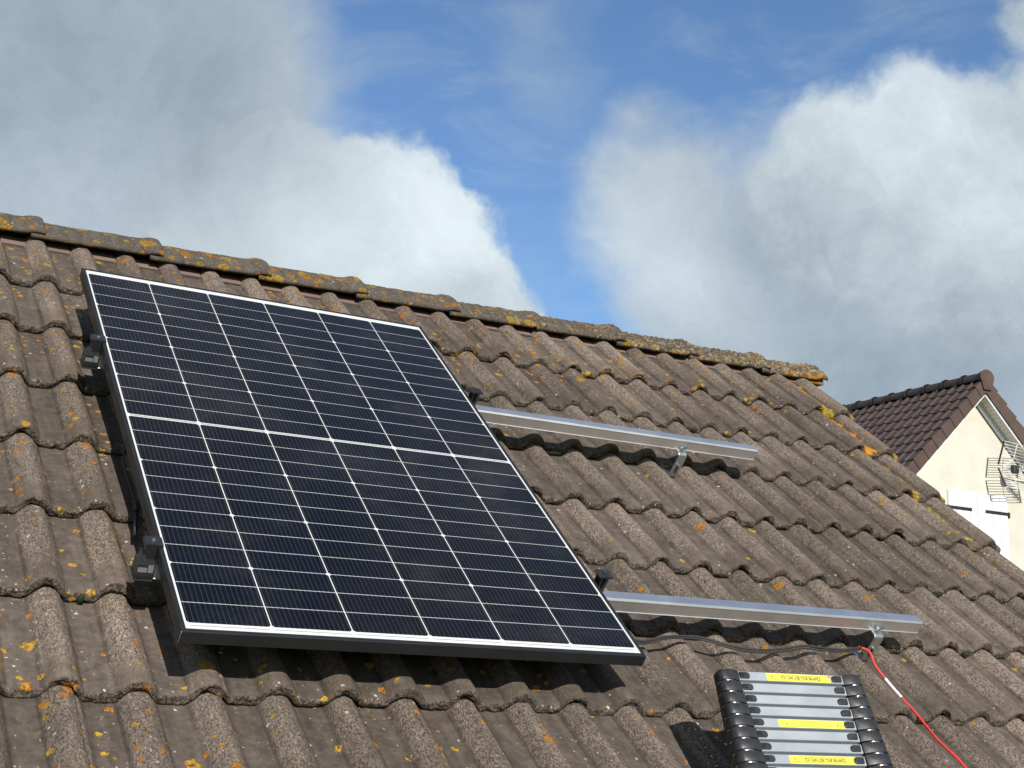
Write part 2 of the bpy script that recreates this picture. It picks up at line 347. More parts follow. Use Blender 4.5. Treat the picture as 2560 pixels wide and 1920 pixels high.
# solar glass: cell grid, bus bars, white backsheet seen between cells
def solar_glass():
    m, t, b, co = principled('solar_glass', .08, 0, .5)
    X, Y, Z = t.sep(co)
    cw, cg = .1817, .0025; pitch = cw+cg
    xs = t.m('ADD', t.m('DIVIDE', X, pitch), 3.0)
    fx = t.m('SUBTRACT', t.m('FRACT', xs), .5); dx = t.m('MULTIPLY', t.m('ABSOLUTE', fx), pitch)      # distance from cell centre
    inx = t.m('LESS_THAN', dx, cw/2); inx = t.m('MULTIPLY', inx, t.m('LESS_THAN', t.m('ABSOLUTE', X), pitch*3-cg/2))
    rp, rg = .0704, .00135
    yoff = .0049   # half of the centre gap
    yy = t.m('SUBTRACT', t.m('ABSOLUTE', Y), yoff)
    ys = t.m('DIVIDE', yy, rp); fy = t.m('SUBTRACT', t.m('FRACT', ys), .5); dy = t.m('MULTIPLY', t.m('ABSOLUTE', fy), rp)
    iny = t.m('MULTIPLY', t.m('LESS_THAN', dy, (rp-rg)/2), t.m('MULTIPLY', t.m('GREATER_THAN', yy, 0), t.m('LESS_THAN', ys, 12)))
    # chamfer of the full wafer: three strips per wafer
    f3 = t.m('SUBTRACT', t.m('FRACT', t.m('DIVIDE', ys, 3.0)), .5); d3 = t.m('MULTIPLY', t.m('ABSOLUTE', f3), rp*3)
    ch = t.m('LESS_THAN', t.m('ADD', dx, d3), cw/2+rp*1.5-.0060)
    cell = t.m('MULTIPLY', t.m('MULTIPLY', inx, iny), ch)
    # bus bars
    nb = 16; bx = t.m('MULTIPLY', t.m('ADD', fx, .5), pitch*1.0)
    bf = t.m('ABSOLUTE', t.m('SUBTRACT', t.m('FRACT', t.m('DIVIDE', bx, pitch/nb)), .5))
    bar = t.ramp(t.m('MULTIPLY', bf, pitch/nb), .0002, .00055, 1, 0)
    pad = t.m('MULTIPLY', t.ramp(t.m('MULTIPLY', bf, pitch/nb), .0004, .0010, 1, 0), t.ramp(dy, rp/2-.0042, rp/2-.0022))
    edgec = t.ramp(t.m('SUBTRACT', cw/2, dx), .0, .010)
    n = t.noise(co, 5, 3); cc = t.mix(t.ramp(n, .3, .7), (.0034, .0044, .0088), (.0044, .0058, .0120))
    wob = t.noise(t.vm('MULTIPLY', co, (12, 30, 1)), 1, 2); cc = t.mix(t.ramp(wob, .35, .65, 0, .5), cc, (.0060, .0075, .0140))
    cc = t.mix(edgec, (.008, .0095, .0095), cc)
    cc = t.mix(t.m('MULTIPLY', bar, .50), cc, (.12, .13, .14)); cc = t.mix(t.m('MULTIPLY', pad, .5), cc, (.16, .17, .16))
    back = (.66, .675, .675)
    # interconnect ribbons in centre gap and end margins
    rib = t.m('LESS_THAN', t.m('ABSOLUTE', t.m('SUBTRACT', t.m('ABSOLUTE', Y), .0008)), .0011)
    end = t.m('LESS_THAN', t.m('ABSOLUTE', t.m('SUBTRACT', Y, -(yoff+12*rp+.0085))), .0010)
    rb = t.m('MULTIPLY', t.m('MAXIMUM', rib, end), t.m('LESS_THAN', dx, cw/2-.004)); rb = t.m('MULTIPLY', rb, t.m('LESS_THAN', t.m('ABSOLUTE', X), .545))
    bk = t.mix(t.m('MULTIPLY', rb, .9), back, (.14, .15, .15))
    col = t.mix(cell, bk, cc); dust = t.m('MULTIPLY', t.ramp(t.noise(co, 3.2, 7, .68), .44, .74, 0, .040), t.ramp(t.noise(co, 130, 3, .7), .3, .7, .4, 1.4)); dust = t.m('ADD', dust, t.ramp(Y, -.875, -.845, .05, 0))
    col = t.mix(dust, col, (.42, .40, .36)); t.put(b.inputs['Base Color'], col)
    b.inputs['IOR'].default_value = 1.28
    t.put(b.inputs['Roughness'], t.ramp(t.noise(co, 2.5, 4), .3, .7, .07, .19))
    return m
M_glass = solar_glass()

# ------------------------------------------------------------------ the tiled house
GZ = -3.75
PITCH, GAUGE, LIP0, X0 = .30, .3265, 1.0698, -.6204
ROLLH = .0315
def roof_mesh(name, x_from, x_to, ncourse, nx=57, parent=None, loc=(0,0,0), rot=None, verge=True, seed=1):
    r = np.random.default_rng(seed)
    k0 = int(math.floor((x_from+.7424)/PITCH)); k1 = int(math.ceil((x_to+.7424)/PITCH))
    path = [(.385,0,0),(.33,0,0),(.28,0,0),(.23,0,0),(.18,0,0),(.13,0,0),(.09,0,0),(.06,0,0),(.038,0,0),(.024,-.0002,0),(.014,-.0010,0),(.007,-.0030,0),
            (.0025,-.0062,0),(.0005,-.0100,1),(.0000,-.0145,1),(.0003,-.0190,1),(.0008,-.0235,1),(.0030,-.0275,1),(.030,-.028,1),(.10,-.028,1)]
    ns = len(path); S = np.array([p[0] for p in path]); DN = np.array([p[1] for p in path]); FR = np.array([p[2] for p in path])
    V = []; W = []; F = []; base = 0
    for j in range(-0, ncourse):
        ylip = LIP0-GAUGE*j
        for k in range(k0, k1):
            xs = -.7424+PITCH*k; xe = xs+PITCH
            if xs > x_to-.02: continue
            last = xe > x_to-.02
            if last: xe = x_to
            u = np.linspace(0, 1, nx); xx = xs+(xe-xs)*u
            xx = np.concatenate([[xs-.006], xx, [xe+.0004]]); n = len(xx)
            drop = np.zeros(n); drop[0] = -.012; drop[1] = -.0032; drop[2] = -.0016; drop[-1] = -.014
            if last: drop[-1] = -.075
            ph = np.abs((xx-X0)/.15-np.round((xx-X0)/.15))*.15
            # rounded roll between flat pans
            q = np.clip(ph/.0480, 0, 1); prof = ROLLH*(.5+.5*np.cos(np.pi*q**1.50))
            roll = np.clip(prof/ROLLH, 0, 1)
            # joint crown position for this tile: the right-hand roll
            jx = xs-.028+PITCH
            dy0, dn0, dx0 = r.normal(0, .0036), r.normal(0, .0016), r.normal(0, .0012)
            rotz = r.normal(0, .0055); rnd = r.random(); chip = 1.0 if r.random() > .25 else r.uniform(1.6, 2.6)
            ft = np.clip(S/GAUGE, 0, 1.3)
            Xg = np.repeat(xx[None, :], ns, 0)+dx0
            Yg = ylip+dy0+S[:, None]+(Xg-(xs+xe)/2)*rotz
            th = np.where(DN < -.02, 1, 0)
            Ng = -.1190+dn0-.029*ft[:, None]+(prof-ROLLH)[None, :]+DN[:, None]+drop[None, :]*(DN[:, None] > -.012)
            if last: Ng[:, -1] = -.1190-.029*ft-ROLLH-.075+.0
            # ragged nose
            fr = FR[:, None]*np.ones((1, n))
            nz = np.zeros((ns, n)); nz2 = np.zeros((ns, n))
            for a in range(ns):
                if S[a] < .03:
                    for c in range(n):
                        p = Vector((Xg[a, c]*55, j*7.3+DN[a]*90, k*.37)); nz[a, c] = mnoise.noise(p); nz2[a, c] = mnoise.noise(p*2.3+Vector((9, 3, 1)))
            Yg = Yg+fr*(np.abs(nz)*(chip-1)*.0045+nz*.0042+nz2*.0030)+(S[:, None] < .03)*nz*.0008
            Ng = Ng+fr*(nz2*.0016)+(S[:, None] < .02)*(nz*.0007)
            # interlock gap in the nose of the covering roll
            g = np.exp(-((Xg-(jx-.006))/.013)**2); low = (DN[:, None] < -.012)
            Ng = Ng+g*low*(.0060+.004*nz); Yg = Yg+g*(DN[:, None] < -.012)*(S[:, None] < .01)*.003
            V.append(np.stack([Xg, Yg, Ng], -1).reshape(-1, 3))
            lipd = np.where(DN < -.0055, -.04, S)[:, None]*np.ones((1, n))
            W.append(np.stack([np.repeat(roll[None], ns, 0), lipd, np.full((ns, n), rnd)], -1).reshape(-1, 3))
            a, c = np.meshgrid(np.arange(ns-1), np.arange(n-1), indexing='ij')
            i0 = base+a*n+c; F.append(np.stack([i0, i0+n, i0+n+1, i0+1], -1).reshape(-1, 4))
            base += ns*n
    V = np.concatenate(V); W = np.concatenate(W); F = np.concatenate(F)
    me = D.meshes.new(name); me.vertices.add(len(V)); me.vertices.foreach_set('co', V.ravel().astype(np.float32))
    me.loops.add(F.size); me.loops.foreach_set('vertex_index', F.ravel().astype(np.int32))
    me.polygons.add(len(F)); me.polygons.foreach_set('loop_start', np.arange(0, F.size, 4, dtype=np.int32))
    me.polygons.foreach_set('use_smooth', np.ones(len(F), bool)); me.update(calc_edges=True); me.validate()
    ca = me.attributes.new('wear', 'FLOAT_VECTOR', 'POINT'); ca.data.foreach_set('vector', W.ravel().astype(np.float32))
    me.materials.append(M_tile)
    o = D.objects.new(name, me); COL.objects.link(o); o.parent = parent
    o.matrix_world = Matrix.Translation(Vector(loc)) @ (rot if rot else RX)
    return o

XV = 2.745; XL = -3.74; RY, RZ = 1.281, .876; NCO = 9
house = tag(empty('tiled_house', (0, 1.281, GZ)), 'house in the foreground whose weathered brown double-roll tile roof carries the solar panel', 'house')
bpy.context.view_layer.update()
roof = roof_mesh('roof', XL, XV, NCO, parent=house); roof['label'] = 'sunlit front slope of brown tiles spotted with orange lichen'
roofb = roof_mesh('roof', -XV, -XL-.04, NCO, nx=25, parent=house, loc=(0, 2*RY, 0), rot=Matrix.Rotation(math.pi, 4, 'Z') @ RX, seed=5)
roofb['label'] = 'rear slope of brown tiles behind the ridge'
def up2w(y, n): return (y*CT-n*ST, y*ST+n*CT)
eY, eZ = up2w(-1.50, -.19)
# underlay deck closing the roof body and gable walls
mb = MB()
prof = [up2w(1.47, -.19), (RY, RZ-.10), (2*RY-up2w(1.47, -.19)[0], up2w(1.47, -.19)[1]), (2*RY-eY, eZ), (2*RY-eY, eZ-.03), (RY, RZ-.17), (eY, eZ-.03), (eY, eZ)]
prof = [(eY, eZ), (RY, RZ-.11), (2*RY-eY, eZ), (2*RY-eY, eZ-.03), (RY, RZ-.15), (eY, eZ-.03)]
mb.prism(prof, XL+.02, XV-.02, 'x'); M_deck = simple('roof_deck_timber', (.10, .075, .05), .9, 0, .2, 5)
deck = mb.build('roof_deck', M_deck); deck.parent = house; deck.matrix_world = Matrix.Identity(4)
mb = MB()
wy0, wy1 = eY+.28, 2*RY-eY-.28
zt = lambda y: RZ-.16-abs(y-RY)*math.tan(TH)
mb.prism([(wy0, GZ), (wy0, zt(wy0)), (RY, zt(RY)), (wy1, zt(wy1)), (wy1, GZ)], XL+.12, XV-.13, 'x')
wl = mb.build('wall', M_render); wl.parent = house; wl.matrix_world = Matrix.Identity(4)
M_gut = simple('grey_gutter', (.32, .32, .31), .4, 0, .1, 8)
mb = MB()
for sg in (0, 1):
    cy = eY-.05 if sg == 0 else 2*RY-eY+.05
    pts = [(cy+.055*math.cos(a), eZ-.06+.055*math.sin(a)) for a in np.linspace(math.pi, 2*math.pi, 12)]
    pts += [(cy+.050*math.cos(a), eZ-.06+.050*math.sin(a)) for a in np.linspace(2*math.pi, math.pi, 12)]
    mb = MB(); mb.prism(pts, XL, XV, 'x', True)
    gt = mb.build('gutter', M_gut); gt.parent = house; gt.matrix_world = Matrix.Identity(4)

# ridge caps
def ridge_cap(x0, x1, seed, rough, end=False):
    r = random.Random(seed); L = x1-x0+.045
    nx, ny = 46, 41; Wd = .122
    xs = [x0-.045+L*i/(nx-1) for i in range(nx)]
    yy = np.linspace(-Wd, Wd, ny)
    z0 = RZ-.0045*(x0+.6)+r.uniform(-.003, .003); yo = r.uniform(-.003, .003); tilt = r.uniform(.008, .014)
    V = []; F = []
    def pt(x, y, layer):
        u = (x-xs[0])/L; dl = x1-x
        z = -(math.sqrt((.82*y)**2+.034**2)-.034)-.011*(abs(y)/Wd)**9
        col = .0085/(1+math.exp((dl-.050)/.006)) ; col *= (1-math.exp(-max(dl, 0)/.006))*.55+.45
        nrm = Vector((0, .80*.80*y/math.sqrt((.80*y)**2+.032**2), 1)).normalized()
        p = Vector((x, RY+yo+y, z0+z+tilt*(u-.6)))+nrm*(col-(.0125 if layer else 0))
        if not layer:
            q = Vector((x*26, y*26, seed*3.1)); n1 = mnoise.fractal(q, .8, 2.1, 4)
            n2 = mnoise.fractal(q*3.1, .9, 2.2, 3)
            p += nrm*(n1*.0024+max(0, n2)*.010*rough)
        return p
    for layer in (0, 1):
        for i, x in enumerate(xs):
            for y in yy: V.append(pt(x, y, layer))
    n0 = nx*ny
    for i in range(nx-1):
        for k in range(ny-1):
            a = i*ny+k; F.append((a, a+ny, a+ny+1, a+1)); b_ = n0+a; F.append((b_, b_+1, b_+ny+1, b_+ny))
    for i in range(nx-1):
        a = i*ny; F.append((a, n0+a, n0+a+ny, a+ny)); a = i*ny+ny-1; F.append((a, a+ny, n0+a+ny, n0+a))
    for k in range(ny-1):
        F.append((k, k+1, n0+k+1, n0+k)); a = (nx-1)*ny+k; F.append((a, n0+a, n0+a+1, a+1))
    mb = MB(); mb.add(V, F, True)
    if end:
        # mortar bedding closing the verge end
        pts = [(RY-.105, RZ-.118)]+[(RY+y, RZ-.028-(math.sqrt((.80*y)**2+.032**2)-.032)-.012) for y in np.linspace(-.10, .10, 12)]+[(RY+.105, RZ-.118)]
        mb.prism(pts, x1-.14, x1-.012, 'x')
    o = mb.build('ridge_tile', M_ridge); o.parent = roof; o.matrix_world = Matrix.Identity(4)
    return o
BX = [-.600-.39*7, -.600-.39*6, -.600-.39*5, -.600-.39*4, -.600-.39*3, -.600-.39*2, -.600-.39, -.600, -.201, .193, .572, .962, 1.348, 1.729, 2.098, 2.490, 2.815]
for i in range(len(BX)-1):
    ridge_cap(BX[i], BX[i+1], i+3, min(1., max(.05, (BX[i]-.1)/1.6)), i == len(BX)-2)
# closure strip under the caps
r = random.Random(3); x = -.5454-1.5
while x < XV-.1:
    ya, yb = 1.384+r.uniform(-.003, .003), 1.45
    n0 = -.1190-.029*(ya-LIP0)/GAUGE-ROLLH
    hgt = .0072+r.uniform(-.0015, .001)
    mb = MB(); mb.prism([(ya, n0+.001), (ya-.001, n0+hgt), (yb, n0+hgt), (yb, n0+.0)], x-.038, x+.036+r.uniform(-.004, .004), 'x')
    cl = mb.build('closure_strip', M_closure); cl.parent = roof; cl.matrix_world = RX; x += .15
# moss cushions caught under tile noses
def cushion(x, y, n, rx, ry, rn, seed):
    vs = []; nu, nv = 18, 9
    for i in range(nv+1):
        ph = math.pi*i/nv
        for k in range(nu):
            a = 2*math.pi*k/nu; p = Vector((math.sin(ph)*math.cos(a), math.sin(ph)*math.sin(a), math.cos(ph)))
            d = 1+.45*mnoise.fractal(p*3.5+Vector((seed, 0, 0)), .8, 2.2, 4)
            d += .25*mnoise.noise(p*11+Vector((seed, 5, 0)))
            vs.append((x+p.x*rx*d, y+p.y*ry*d, n+p.z*rn*d))
    fs = [(i*nu+k, i*nu+(k+1) % nu, (i+1)*nu+(k+1) % nu, (i+1)*nu+k) for i in range(nv) for k in range(nu)]
    mb = MB(); mb.add(vs, fs, True); ms = mb.build('moss_cushion', M_moss); ms.parent = roof; ms.matrix_world = RX
lipn = -.166
spots_m = [(.9546, 2, .034, .012), (1.7046, 1, .02, .010), (1.9946, 3, .014, .009), (2.0046, 5, .016, .009), (2.1546, 4, .018, .009), (-.6954, 5, .007, .006)]
for k, (x, j, a, b_) in enumerate(spots_m):
    cushion(x, LIP0-GAUGE*j-.003, lipn, a, b_*.8, .012, k*3.7)

# ------------------------------------------------------------------ solar panel
HX, HY, TK = .567, .881, .030
panel = tag(empty('solar_panel', (RX @ Vector((0, 0, -TK))), RX), 'black framed solar panel with white grid lines between dark blue cells, mounted on the tiles', 'solar panel')
PM = RX
def child(mb, name, mat, parent, M=PM, bevel=0):
    o = mb.build(name, mat, None, bevel); o.parent = parent; bpy.context.view_layer.update(); o.matrix_world = M; return o
bpy.context.view_layer.update()
mb = MB(); LP = .0105
# mitred hollow frame: four walls with a top lip and a bottom flange
def frame_side(pa, pb, inw):
    # section (distance inward, height)
    sec = [(0, -TK), (0, -.0016), (.0012, 0), (LP, 0), (LP, -.0022), (.0022, -.0026), (.0022, -TK+.002), (.026, -TK+.002), (.026, -TK)]
    pa, pb, inw = Vector(pa), Vector(pb), Vector(inw); along = (pb-pa).normalized()
    vs = []
    for d, h in sec: vs.append(pa+along*d+inw*d+Vector((0, 0, h)))
    for d, h in sec: vs.append(pb-along*d+inw*d+Vector((0, 0, h)))
    n = len(sec); fs = [(i, (i+1) % n, n+(i+1) % n, n+i) for i in range(n)]
    fs = [f[::-1] for f in fs]
    mb.add(vs, fs)
frame_side((-HX, -HY, 0), (HX, -HY, 0), (0, 1, 0)); frame_side((HX, -HY, 0), (HX, HY, 0), (-1, 0, 0))
frame_side((HX, HY, 0), (-HX, HY, 0), (0, -1, 0)); frame_side((-HX, HY, 0), (-HX, -HY, 0), (1, 0, 0))
child(mb, 'frame', M_frame, panel)
mb = MB(); mb.add([(-HX+.003, -HY+.003, -.0012), (HX-.003, -HY+.003, -.0012), (HX-.003, HY-.003, -.0012), (-HX+.003, HY-.003, -.0012)], [(0, 1, 2, 3)])
mb.box(-HX+.004, HX-.004, -HY+.004, HY-.004, -.0065, -.0016)
child(mb, 'glass', M_glass, panel)
mb = MB()
for sx in (-1, 1):
    mb.tube([(sx*(HX-.0003), -HY+.0003, -.0015), (sx*(HX+.0001), -HY-.0001, -.004), (sx*(HX+.0002), -HY-.0002, -TK+.001)], .0008, 6)
    break
child(mb, 'corner_seam', M_seam, panel)
mb = MB(); mb.box(-.05, .05, .02, .10, -.024, -.0068); child(mb, 'junction_box', M_plastic, panel, bevel=.003)

# ------------------------------------------------------------------ rails, clamps, hooks
RAILY = {1: .387, 2: -.588}
def rail(idx, x0, x1, label):
    y = RAILY[idx]; top = -TK-.0004
    e = tag(empty('mounting_rail', RX @ Vector((x1, y, top-.036)), RX), label, 'rail', 'aluminium mounting rails on the roof')
    sec = [(-.0155, 0), (.0155, 0), (.0195, -.0050), (.0195, -.0062), (.0180, -.0075), (.0178, -.0376), (.0198, -.0388), (.0198, -.0402),
           (-.0198, -.0402), (-.0198, -.0388), (-.0178, -.0376), (-.0180, -.0075), (-.0195, -.0062), (-.0195, -.0050)]
    mb = MB(); mb.prism([(y+a, top+b_) for a, b_ in sec], x0+.012, x1, 'x')
    bpy.context.view_layer.update(); child(mb, 'rail_body', M_rail, e, bevel=.0006)
    # cap on the far (left) end: black block, two grey pieces painted as sky reflections
    mb = MB(); xe = x0
    mb.prism([(y-.026, top-.0375), (y-.026, top-.028), (y-.020, top-.001), (y+.018, top-.001), (y+.020, top-.0375)], xe-.030, xe+.0105, 'x')
    mb.box(xe-.034, xe+.010, y-.030, y+.022, top-.0408, top-.0377)
    cp = child(mb, 'end_cap', M_black, e, bevel=.0015)
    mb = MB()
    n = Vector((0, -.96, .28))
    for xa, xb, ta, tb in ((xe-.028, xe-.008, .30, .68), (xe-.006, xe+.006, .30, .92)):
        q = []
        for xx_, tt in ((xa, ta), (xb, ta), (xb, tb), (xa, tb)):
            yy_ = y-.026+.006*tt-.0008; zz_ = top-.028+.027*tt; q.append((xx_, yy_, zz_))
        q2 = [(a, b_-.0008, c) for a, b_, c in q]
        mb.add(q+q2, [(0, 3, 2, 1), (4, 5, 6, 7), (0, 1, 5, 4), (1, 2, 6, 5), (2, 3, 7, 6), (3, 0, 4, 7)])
    child(mb, 'painted_reflection', M_skyrefl, e)
    return e
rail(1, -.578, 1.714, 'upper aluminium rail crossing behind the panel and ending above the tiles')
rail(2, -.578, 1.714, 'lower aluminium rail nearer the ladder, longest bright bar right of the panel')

def left_clamp(idx, label):
    y = RAILY[idx]+.016; e = tag(empty('end_clamp', RX @ Vector((-HX-.012, y, -TK)), RX), label, 'clamp', 'black clamps holding the panel')
    bpy.context.view_layer.update()
    mb = MB(); h = .0165
    pts = [(-HX+.011, .0006), (-HX+.011, .0050), (-HX+.007, .0072), (-HX-.026, .0072), (-HX-.030, .004), (-HX-.030, -.004), (-HX-.0225, -.014), (-HX-.0215, -.026), (-HX-.032, -.036), (-HX-.032, -.039),
           (-HX-.0008, -.039), (-HX-.0008, .0006)]
    mb.prism([(a, b_) for a, b_ in pts], y-h, y+h, 'y'); child(mb, 'clamp_body', M_black, e, bevel=.0022)
    mb = MB(); mb.tube([(-HX-.010, y, .0068), (-HX-.010, y, .0098)], .0052, 12); child(mb, 'bolt', M_bolt, e, bevel=.0006)
left_clamp(1, 'black clamp gripping the upper left edge of the solar panel')
left_clamp(2, 'black clamp gripping the lower left edge of the solar panel')
def mid_clamp(idx, label):
    y = RAILY[idx]+.022; e = tag(empty('middle_clamp', RX @ Vector((HX+.026, y, -TK)), RX), label, 'clamp', 'black clamps holding the panel')
    bpy.context.view_layer.update()
    mb = MB(); xc = HX+.026; h = .0165; z = .012
    pts = [(xc-.0195, z), (xc+.0195, z), (xc+.021, z+.0015), (xc+.021, z+.005), (xc+.004, z+.007), (xc-.004, z+.007), (xc-.021, z+.005), (xc-.021, z+.0015)]
    mb.prism(pts, y-h, y+h, 'y'); child(mb, 'clamp_plate', M_black, e, bevel=.001)
    mb = MB(); mb.box(xc-.011, xc-.0075, y-h+.002, y+h-.002, -TK-.002, z); mb.box(xc+.003, xc+.010, y-h+.002, y+h-.002, -TK-.002, z)
    child(mb, 'clamp_leg', M_black, e)
    mb = MB(); mb.tube([(xc, y, z+.006), (xc, y, z+.0105)], .0055, 12); child(mb, 'bolt', M_black, e)
    mb = MB(); mb.tube([(xc, y, z+.0106), (xc, y, z+.0110)], .0022, 8); child(mb, 'bolt_head', M_bolt, e)
mid_clamp(1, 'T-shaped black clamp standing free on the upper rail beside the panel')
mid_clamp(2, 'T-shaped black clamp standing free on the lower rail beside the panel')

def hook(idx, xh, label):
    y = RAILY[idx]; top = -TK-.0408; lip = LIP0-GAUGE*(2 if idx == 1 else 5)
    e = tag(empty('roof_hook', RX @ Vector((xh, lip, -.170)), RX), label, 'roof hook', 'galvanised roof hooks under the rails')
    bpy.context.view_layer.update()
    # centre line in (y, n)
    path = [(y+.020, top-.0035), (y-.020, top-.0035), (y-.030, top-.0035)]
    cy, cn, rr = y-.030, top-.0035-.011, .011
    for a in np.linspace(80, 0, 7): path.append((cy-rr*math.cos(math.radians(a)), cn+rr*math.sin(math.radians(a))))
    path += [(y-.037, top-.060), (y-.033, top-.088)]
    cy, cn = y-.021, top-.090
    for a in np.linspace(0, 90, 6)[1:]: path.append((cy-.012*math.cos(math.radians(a)), cn-.012*math.sin(math.radians(a))))
    path += [(y+.05, top-.102), (y+.10, top-.102)]
    th_, wd = .0052, .0165; vs = []; n = len(path)
    # left arm of the bend lies at x=xh; each station gives four corners
    for i, (a, b_) in enumerate(path):
        pa = Vector(path[max(i-1, 0)]); pb = Vector(path[min(i+1, n-1)]); t_ = (pb-pa).normalized(); nn = Vector((-t_.y, t_.x))
        sh = .018*min(1, max(0, (top-b_-.012)/.09))   # the arm leans sideways towards its foot
        for sx in (-1, 1):
            for sn in (-.5, .5): vs.append((xh+sx*wd-sh*0+.0, a+nn.x*th_*sn, b_+nn.y*th_*sn))
    fs = []
    for i in range(n-1):
        a = i*4; b_ = a+4; fs += [(a, a+1, b_+1, b_), (a+2, b_+2, b_+3, a+3), (a, b_, b_+2, a+2), (a+1, a+3, b_+3, b_+1)]
    fs += [(0, 2, 3, 1), ((n-1)*4, (n-1)*4+1, (n-1)*4+3, (n-1)*4+2)]
    mb = MB(); mb.add(vs, fs, False); child(mb, 'hook_arm', M_galv, e, bevel=.0012)
    # slot, bolts
    mb = MB(); mb.box(xh-.0028, xh+.0028, y-.0425, y-.0395, top-.078, top-.040); child(mb, 'slot', M_plastic, e)
    for pa, pb, br, bn in (((xh, y-.041, top-.046), (xh, y-.046, top-.046), .0056, 6), ((xh, y-.036, top-.076), (xh, y-.0415, top-.076), .0026, 8), ((xh, y-.030, top-.001), (xh, y-.030, top+.0008), .0032, 8)):
        mb = MB(); mb.tube([pa, pb], br, bn, smooth=False); child(mb, 'bolt', M_bolt, e)
    # clip that locks the rail: small bent plate with nut on the front face
    mb = MB(); yf = y-.0205
    mb.box(xh-.012, xh+.012, yf-.005, yf+.001, -TK-.0402, -TK-.037)
    mb.box(xh-.010, xh+.002, yf-.004, yf-.001, -TK-.037, -TK-.022); mb.box(xh+.004, xh+.016, yf-.006, yf-.003, -TK-.032, -TK-.020)
    mb.tube([(xh-.002, yf-.010, -TK-.030), (xh-.002, yf-.001, -TK-.030)], .0055, 6, smooth=False)
    mb.box(xh-.014, xh+.014, yf-.012, yf+.01, -TK-.0447, -TK-.0407)
    child(mb, 'rail_clip', M_galv, e, bevel=.0006)
    mb = MB(); mb.box(xh-.018, xh+.018, y-.012, y+.03, top-.108, top-.1045)
    child(mb, 'base_plate', M_black, e, bevel=.001)
hook(1, 1.399, 'galvanised steel hook under the upper rail, foot tucked below a tile')
hook(2, 1.549, 'galvanised steel hook under the lower rail where the red cable starts')

# ------------------------------------------------------------------ cables
def surf_n(x, y):
    ph = abs((x-X0)/.15-round((x-X0)/.15))*.15; q = min(1, ph/.0480)
    j = math.floor((LIP0-y)/GAUGE)+1; s = y-(LIP0-GAUGE*j)
    return -.1190-.029*s/GAUGE-ROLLH+ROLLH*(.5+.5*math.cos(math.pi*q**1.50))
def cable(name, label, cat, pts, r, mat, group=None, lift=None):
    P = spline(pts, 10); e = MB(); e.tube([RX @ p for p in P], r, 10); o = e.build(name, mat); tag(o, label, cat, group); return o, P
bl = [(.50, -.66, -.070), (.600, -.668, -.095), (.707, -.675, -.112), (.793, -.650, -.112), (.868, -.639, -.114), (.929, -.643, -.113), (1.009, -.670, -.114), (1.098, -.676, -.117), (1.192, -.665, -.116), (1.271, -.649, -.114), (1.352, -.653, -.115), (1.430, -.650, -.117), (1.492, -.640, -.113)]
cable('black_cable', 'upper of the two thin black cables looping from the panel corner to the lower hook', 'cable', [(a, b_+.0016, c+.003) for a, b_, c in bl], .0030, M_rubber, 'twin black cables below the lower rail')
cable('black_cable', 'lower of the two thin black cables looping from the panel corner to the lower hook', 'cable', [(a, b_-.0022+.0015*math.sin(a*9), c-.002) for a, b_, c in bl], .0030, M_rubber, 'twin black cables below the lower rail')
rd = [(1.492, -.628, -.117), (1.510, -.655, -.112), (1.507, -.70, -.125), (1.520, -.748, -.138), (1.532, -.800, -.146), (1.541, -.860, -.150), (1.535, -.924, -.148), (1.515, -.989, -.138), (1.508, -1.040, -.130), (1.512, -1.089, -.128), (1.52, -1.2, -.135), (1.53, -1.32, -.150), (1.54, -1.5, -.14), (1.545, -1.60, -.20), (1.55, -1.62, -.5), (1.55, -1.61, -1.2)]
rc, P = cable('red_cable', 'red cable running down the tiles from the lower hook', 'cable', rd, .0038, M_red)
mb = MB(); seg = [p for p in P if -.812 < p.y < -.740]
mb.tube([RX @ p for p in seg], [.0045+.0005*math.sin(i*2.1) for i in range(len(seg))], 10)
tp = mb.build('tape_wrap', M_tape); tp.parent = rc; tp['label'] = 'white tape wrapped round the joint'
o_, P = cable('earth_wire', 'short yellow-green earth wire curled beside the lower hook', 'wire', [(1.494, -.618, -.128), (1.508, -.622, -.138), (1.522, -.617, -.140), (1.533, -.606, -.134)], .0014, simple('earth_wire_yellow', (.45, .40, .04), .5))
cable('panel_lead', 'thin black lead hanging in the shade along the left side of the panel', 'cable', [(-.50, .02, -.05), (-.536, -.016, -.07), (-.550, -.06, -.085), (-.553, -.116, -.092), (-.550, -.209, -.095), (-.545, -.262, -.10), (-.545, -.30, -.115), (-.52, -.34, -.12), (-.46, -.35, -.08)], .0026, M_rubber)
mb = MB(); mb.tube([RX @ Vector(p) for p in [(-.545, -.262, -.10), (-.546, -.285, -.105)]], .0075, 8); mb.tube([RX @ Vector(p) for p in [(-.546, -.285, -.105), (-.552, -.345, -.135)]], .0055, 8)
tag(mb.build('plug_connector', M_plastic), 'black plug connector in the shadow under the left edge of the panel', 'connector')

